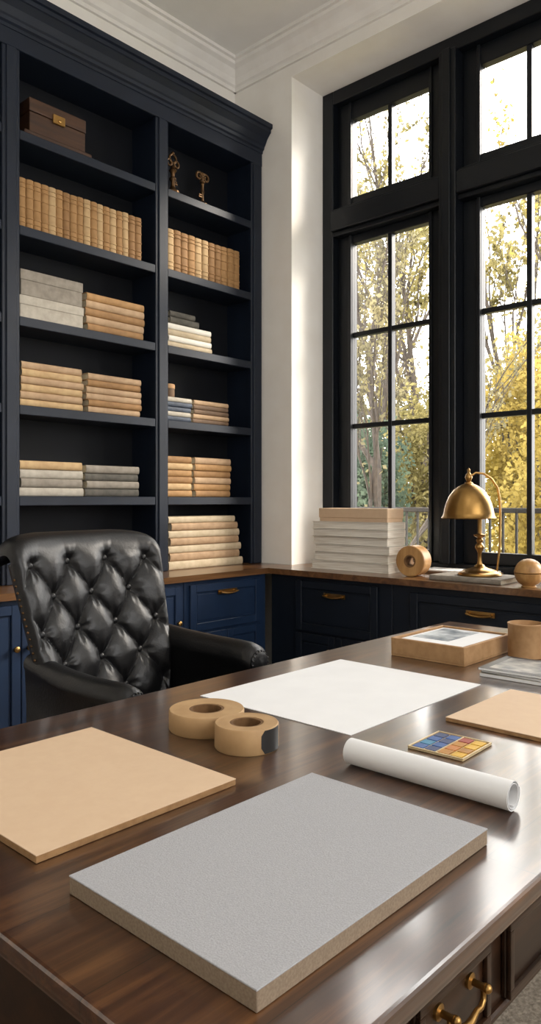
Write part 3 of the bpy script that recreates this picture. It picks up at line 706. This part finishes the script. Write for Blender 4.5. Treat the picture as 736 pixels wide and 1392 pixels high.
for s in (-1,1):
    bm = B()
    for k in range(26):
        q = 0.06+k*0.0225; base,n = prof_pt(q); x = s*(halfw(q)*0.99)
        ball(bm,(x+s*0.003+xoff(q),base.x-0.06*min(1,q/0.3)+0.003,base.y+shape(x,q)),0.005,(1,1,1),8,6)
    link('nail_trim', bm, M['bronze'], back, True)
for s in (-1,1):
    bm = B(); X = 0.318 if s > 0 else -0.252; dz0 = 0.002 if s > 0 else -0.014
    kr = 1.12 if s > 0 else 0.84
    sec = [(-0.034*kr,0.36),(-0.034*kr,0.60)]+[(0.050*kr*math.cos(a),0.715+0.048*kr*math.sin(a)) for a in [(205-k*12.5)*PI/180 for k in range(20)]]+[(0.034*kr,0.60),(0.034*kr,0.36)]
    stations = [(0.235,0.040,0.8,0),(0.18,0.030,0.88,0.002),(0.11,0.018,0.94,0.006),(0.03,0.008,1.0,0.012),(-0.06,0.003,1.0,0.016),(-0.14,0.0,1.02,0.014),(-0.20,-0.003,1.04,0.008),(-0.235,-0.010,1.0,0.004),(-0.247,-0.016,0.90,0.002)]
    rings=[]
    for (yy,dz,k,bx_) in stations:
        rings.append([bm.verts.new((X+s*(a*k+bx_), yy, (z_-0.715)*k+0.715+dz0+dz*(1 if z_>0.6 else 0))) for (a,z_) in sec])
    for r0,r1 in zip(rings[:-1],rings[1:]):
        for k in range(len(sec)):
            j_=(k+1)%len(sec); bm.faces.new((r0[k],r0[j_],r1[j_],r1[k]))
    bm.faces.new(rings[0]); bm.faces.new(rings[-1])
    arm = link('arm', bm, M['leather'], ch, True)
    bm = B(); mx = Matrix.Rotation(PI/2,3,'X')
    lathe(bm, [(0.042*kr,0.0),(0.042*kr,0.004),(0.034*kr,0.009),(0.02*kr,0.009),(0.008*kr,0.013),(0,0.014)], 24, (X+s*0.002,-0.246,0.700+dz0), mx)
    for k in range(18):
        a = 2*PI*k/18; ball(bm,(X+s*0.002+0.039*kr*math.cos(a),-0.252,0.700+dz0+0.039*kr*math.sin(a)),0.004,(1,1,1),8,6)
    link('arm_scroll', bm, M['leather'], arm, True)
bm = B(); box(bm,-0.285,0.285,-0.29,0.20,0.34,0.42,0.02,3); link('seat_frame', bm, M['leather'], ch, True)
bm = B(); box(bm,-0.215,0.28,-0.30,0.15,0.42,0.52,0.035,4); link('seat_cushion', bm, M['leather'], ch, True)
for sx_ in (-1,1):
    for sy in (-0.25,0.17):
        bm = B(); lathe(bm,[(0.016,0.0),(0.02,0.02),(0.014,0.04),(0.022,0.2),(0.03,0.3),(0.032,0.345)],18,(sx_*0.26,sy,0)); link('leg', bm, M['deskd'], ch, True)

# ------------------------------------------------------------------ outdoors
struct('ground', box(B(), 4.6, 60, -30, 60, -1.4, -1.2), M['grass'])
struct('floor_balcony', box(B(), 4.2, 5.7, -1.5, 7.5, 0.0, 0.15), M['deck'])
rl = thing('balcony_railing', 'dark iron balcony railing with thin balusters outside the window', 'railing', (5.55,3.0,0.15))
link('top_rail', box(B(), -0.025,0.025,-4.4,4.4,1.03,1.07,0.006), M['iron'], rl)
link('bottom_rail', box(B(), -0.015,0.015,-4.4,4.4,0.09,0.115,0.004), M['iron'], rl)
for k in range(9):
    link('post', box(B(), -0.02,0.02,-4.4+k*1.1-0.02,-4.4+k*1.1+0.02,0,1.03,0.003), M['iron'], rl)
for k in range(80):
    y = -4.4+0.11*(k+0.5)
    link('baluster', box(B(), -0.008,0.008,y-0.008,y+0.008,0.115,1.03), M['iron'], rl)
def rv(rg): 
    return Vector((rg.gauss(0,1),rg.gauss(0,1),rg.gauss(0,1))).normalized()
def leaves(name, pts, size, mat, parent, rg):
    vs=[];fs=[]
    for p in pts:
        a = rv(rg); b_ = a.cross(rv(rg)).normalized(); s = size*rg.uniform(0.6,1.3); k=len(vs)
        vs += [p-a*s*0.6, p+b_*s*0.38, p+a*s*0.6, p-b_*s*0.38]; fs.append((k,k+1,k+2,k+3))
    me = bpy.data.meshes.new(name); me.from_pydata(vs,[],fs); me.materials.append(mat)
    o = bpy.data.objects.new(name, me); COL.objects.link(o); o.parent = parent; return o
def tree(label, x, y, H, mat, nleaf, size, seed, spread=0.42, lo=2):
    rg = random.Random(seed); t = thing('tree', label, 'tree', (x,y,-1.2), 0, 'autumn trees outside the window')
    bm = B(); tips=[]
    def grow(p, d, L, r, dep):
        pts=[p]; n=4
        for k in range(n):
            d = (d+rv(rg)*0.14+Vector((0,0,0.06))).normalized(); pts.append(pts[-1]+d*L/n)
        tube(bm, pts, [r*(1-0.38*k/n) for k in range(n+1)], 6 if dep<2 else 4)
        if dep >= lo:
            for q in pts[1:]: tips.append((q, L*0.35))
        if dep >= 5: return
        for k in range(rg.choice((2,2,3)) if dep else 5):
            q = pts[rg.choice((2,3,4))] if dep else pts[1+min(3,k)]
            dr = (d*0.9+rv(rg)*spread*1.3+Vector((0,0,0.15))).normalized()
            grow(q, dr, L*rg.uniform(0.48,0.66), r*0.5, dep+1)
        grow(pts[-1], (d+rv(rg)*0.2).normalized(), L*0.74, r*0.6, dep+1)
    grow(Vector((0,0,0)), Vector((0,0,1)), H*0.34, H*0.0095, 0)
    link('trunk', bm, M['bark'], t, True)
    ps=[]
    for k in range(nleaf):
        q,s = rg.choice(tips); ps.append(q+rv(rg)*s*rg.uniform(0,0.9))
    leaves('foliage', ps, size, mat, t, rg)
def bush(label, x, y, rx, h, mat, n, size, seed):
    rg = random.Random(seed); t = thing('bush', label, 'bush', (x,y,-1.2), 0, 'bushes beyond the balcony')
    bm = B(); ps=[]
    for k in range(7):
        a = 2*PI*k/7; d = Vector((math.cos(a)*0.45*rx, math.sin(a)*0.45*rx, h*0.75)); tube(bm,[(0,0,0),d*0.4,d*0.75,d],[0.05,0.04,0.025,0.01],5)
    link('stem', bm, M['bark'], t)
    for k in range(n):
        d = rv(rg); lump = 0.75+0.35*mnoise.noise(d*2.2+Vector((seed,0,0)))
        d = d*lump*rg.uniform(0.55,1.0)
        ps.append(Vector((d.x*rx, d.y*rx, h*0.5+d.z*h*0.52)))
    leaves('foliage', ps, size, mat, t, rg)
tree('slim tree with sparse olive leaves behind the left window panes', 8.4,5.75,8.8,M['leafo'],5200,0.062,3,0.36)
tree('tall mustard tree with thin branches behind the central window post', 15.6,9.2,13.0,M['leafm'],6500,0.10,11,0.42)
tree('yellow leaved tree behind the lamp and right-hand panes', 11.6,4.6,9.4,M['leafy'],5000,0.075,23,0.36)
tree('far tree with mostly bare branches between the left panes', 24.0,17.0,19.0,M['leafo'],5000,0.14,42,0.36)
tree('far yellow tree high behind the right-hand panes', 22.0,10.0,16.5,M['leafm'],5000,0.15,57,0.36)
bush('dark green bush low behind the left window panes', 9.9,7.1,1.1,4.4,M['leafg'],9500,0.075,1)
bush('mustard bush beside the dark green bush', 11.9,7.0,1.1,4.9,M['leafm'],9500,0.082,2)
bush('large yellow bush behind the lamp', 14.6,6.35,1.4,6.4,M['leafy'],11000,0.095,4)
bush('yellow bush at the right picture edge outside', 9.4,3.6,1.0,4.0,M['leafy'],8000,0.075,5)
bush('far green bush on the left horizon outside', 15.0,11.5,1.9,5.6,M['leafg'],9500,0.115,6)
bush('far olive bush behind the yellow bushes', 20.5,13.0,2.2,7.0,M['leafo'],9000,0.14,8)
bush('far yellow bush behind the right-hand panes', 18.2,7.4,2.2,7.6,M['leafm'],10000,0.13,9)

# ------------------------------------------------------------------ light
wd = bpy.data.worlds.new('sky'); scn.world = wd; wd.use_nodes = True
nt = wd.node_tree; bg = nt.nodes['Background']; bg.inputs['Color'].default_value = (1.0,0.98,0.95,1); bg.inputs['Strength'].default_value = 6.6
def area(name, loc, rot, sx, sy, power, col, portal=False):
    l = bpy.data.lights.new(name,'AREA'); l.shape='RECTANGLE'; l.size=sx; l.size_y=sy; l.energy=power; l.color=col
    o = bpy.data.objects.new(name,l); COL.objects.link(o); o.location=loc; o.rotation_euler=rot
    if portal: l.cycles.is_portal = True
    return o
area('window_portal', (4.25,1.755,2.45), (0,PI/2,0), 3.2, 2.9, 1, (1,1,1), True)
area('ceiling_fill', (0.6,0.4,CEIL-0.03), (0,0,0), 2.2, 2.2, 10, (1,0.98,0.95))  # added overhead fill, out of view; not a fitting of the room
area('side_fill', (1.5,-1.95,2.3), (PI/2,0,0), 3.0, 2.4, 58, (1,0.99,0.98))  # unseen fill added at the windowless right wall, as if a second window
s = bpy.data.lights.new('sun','SUN'); s.energy = 4.2; s.angle = math.radians(16); s.color=(1,0.9,0.77)
so = bpy.data.objects.new('sun', s); COL.objects.link(so)
so.rotation_euler = Vector((-0.7,0.5,-0.5)).to_track_quat('-Z','Y').to_euler()
scn.view_settings.view_transform = 'Standard'
scn.view_settings.look = 'None'
scn.view_settings.exposure = 0.57

# ------------------------------------------------------------------ camera
cd = bpy.data.cameras.new('camera'); co = bpy.data.objects.new('camera', cd); COL.objects.link(co)
co.location = (0,0,CAMZ); co.rotation_euler = (PI/2,0,YAW)
cd.sensor_fit = 'HORIZONTAL'; cd.sensor_width = 36; cd.lens = 1016/736*36; cd.shift_y = -16/736; cd.clip_start = 0.02
scn.camera = co
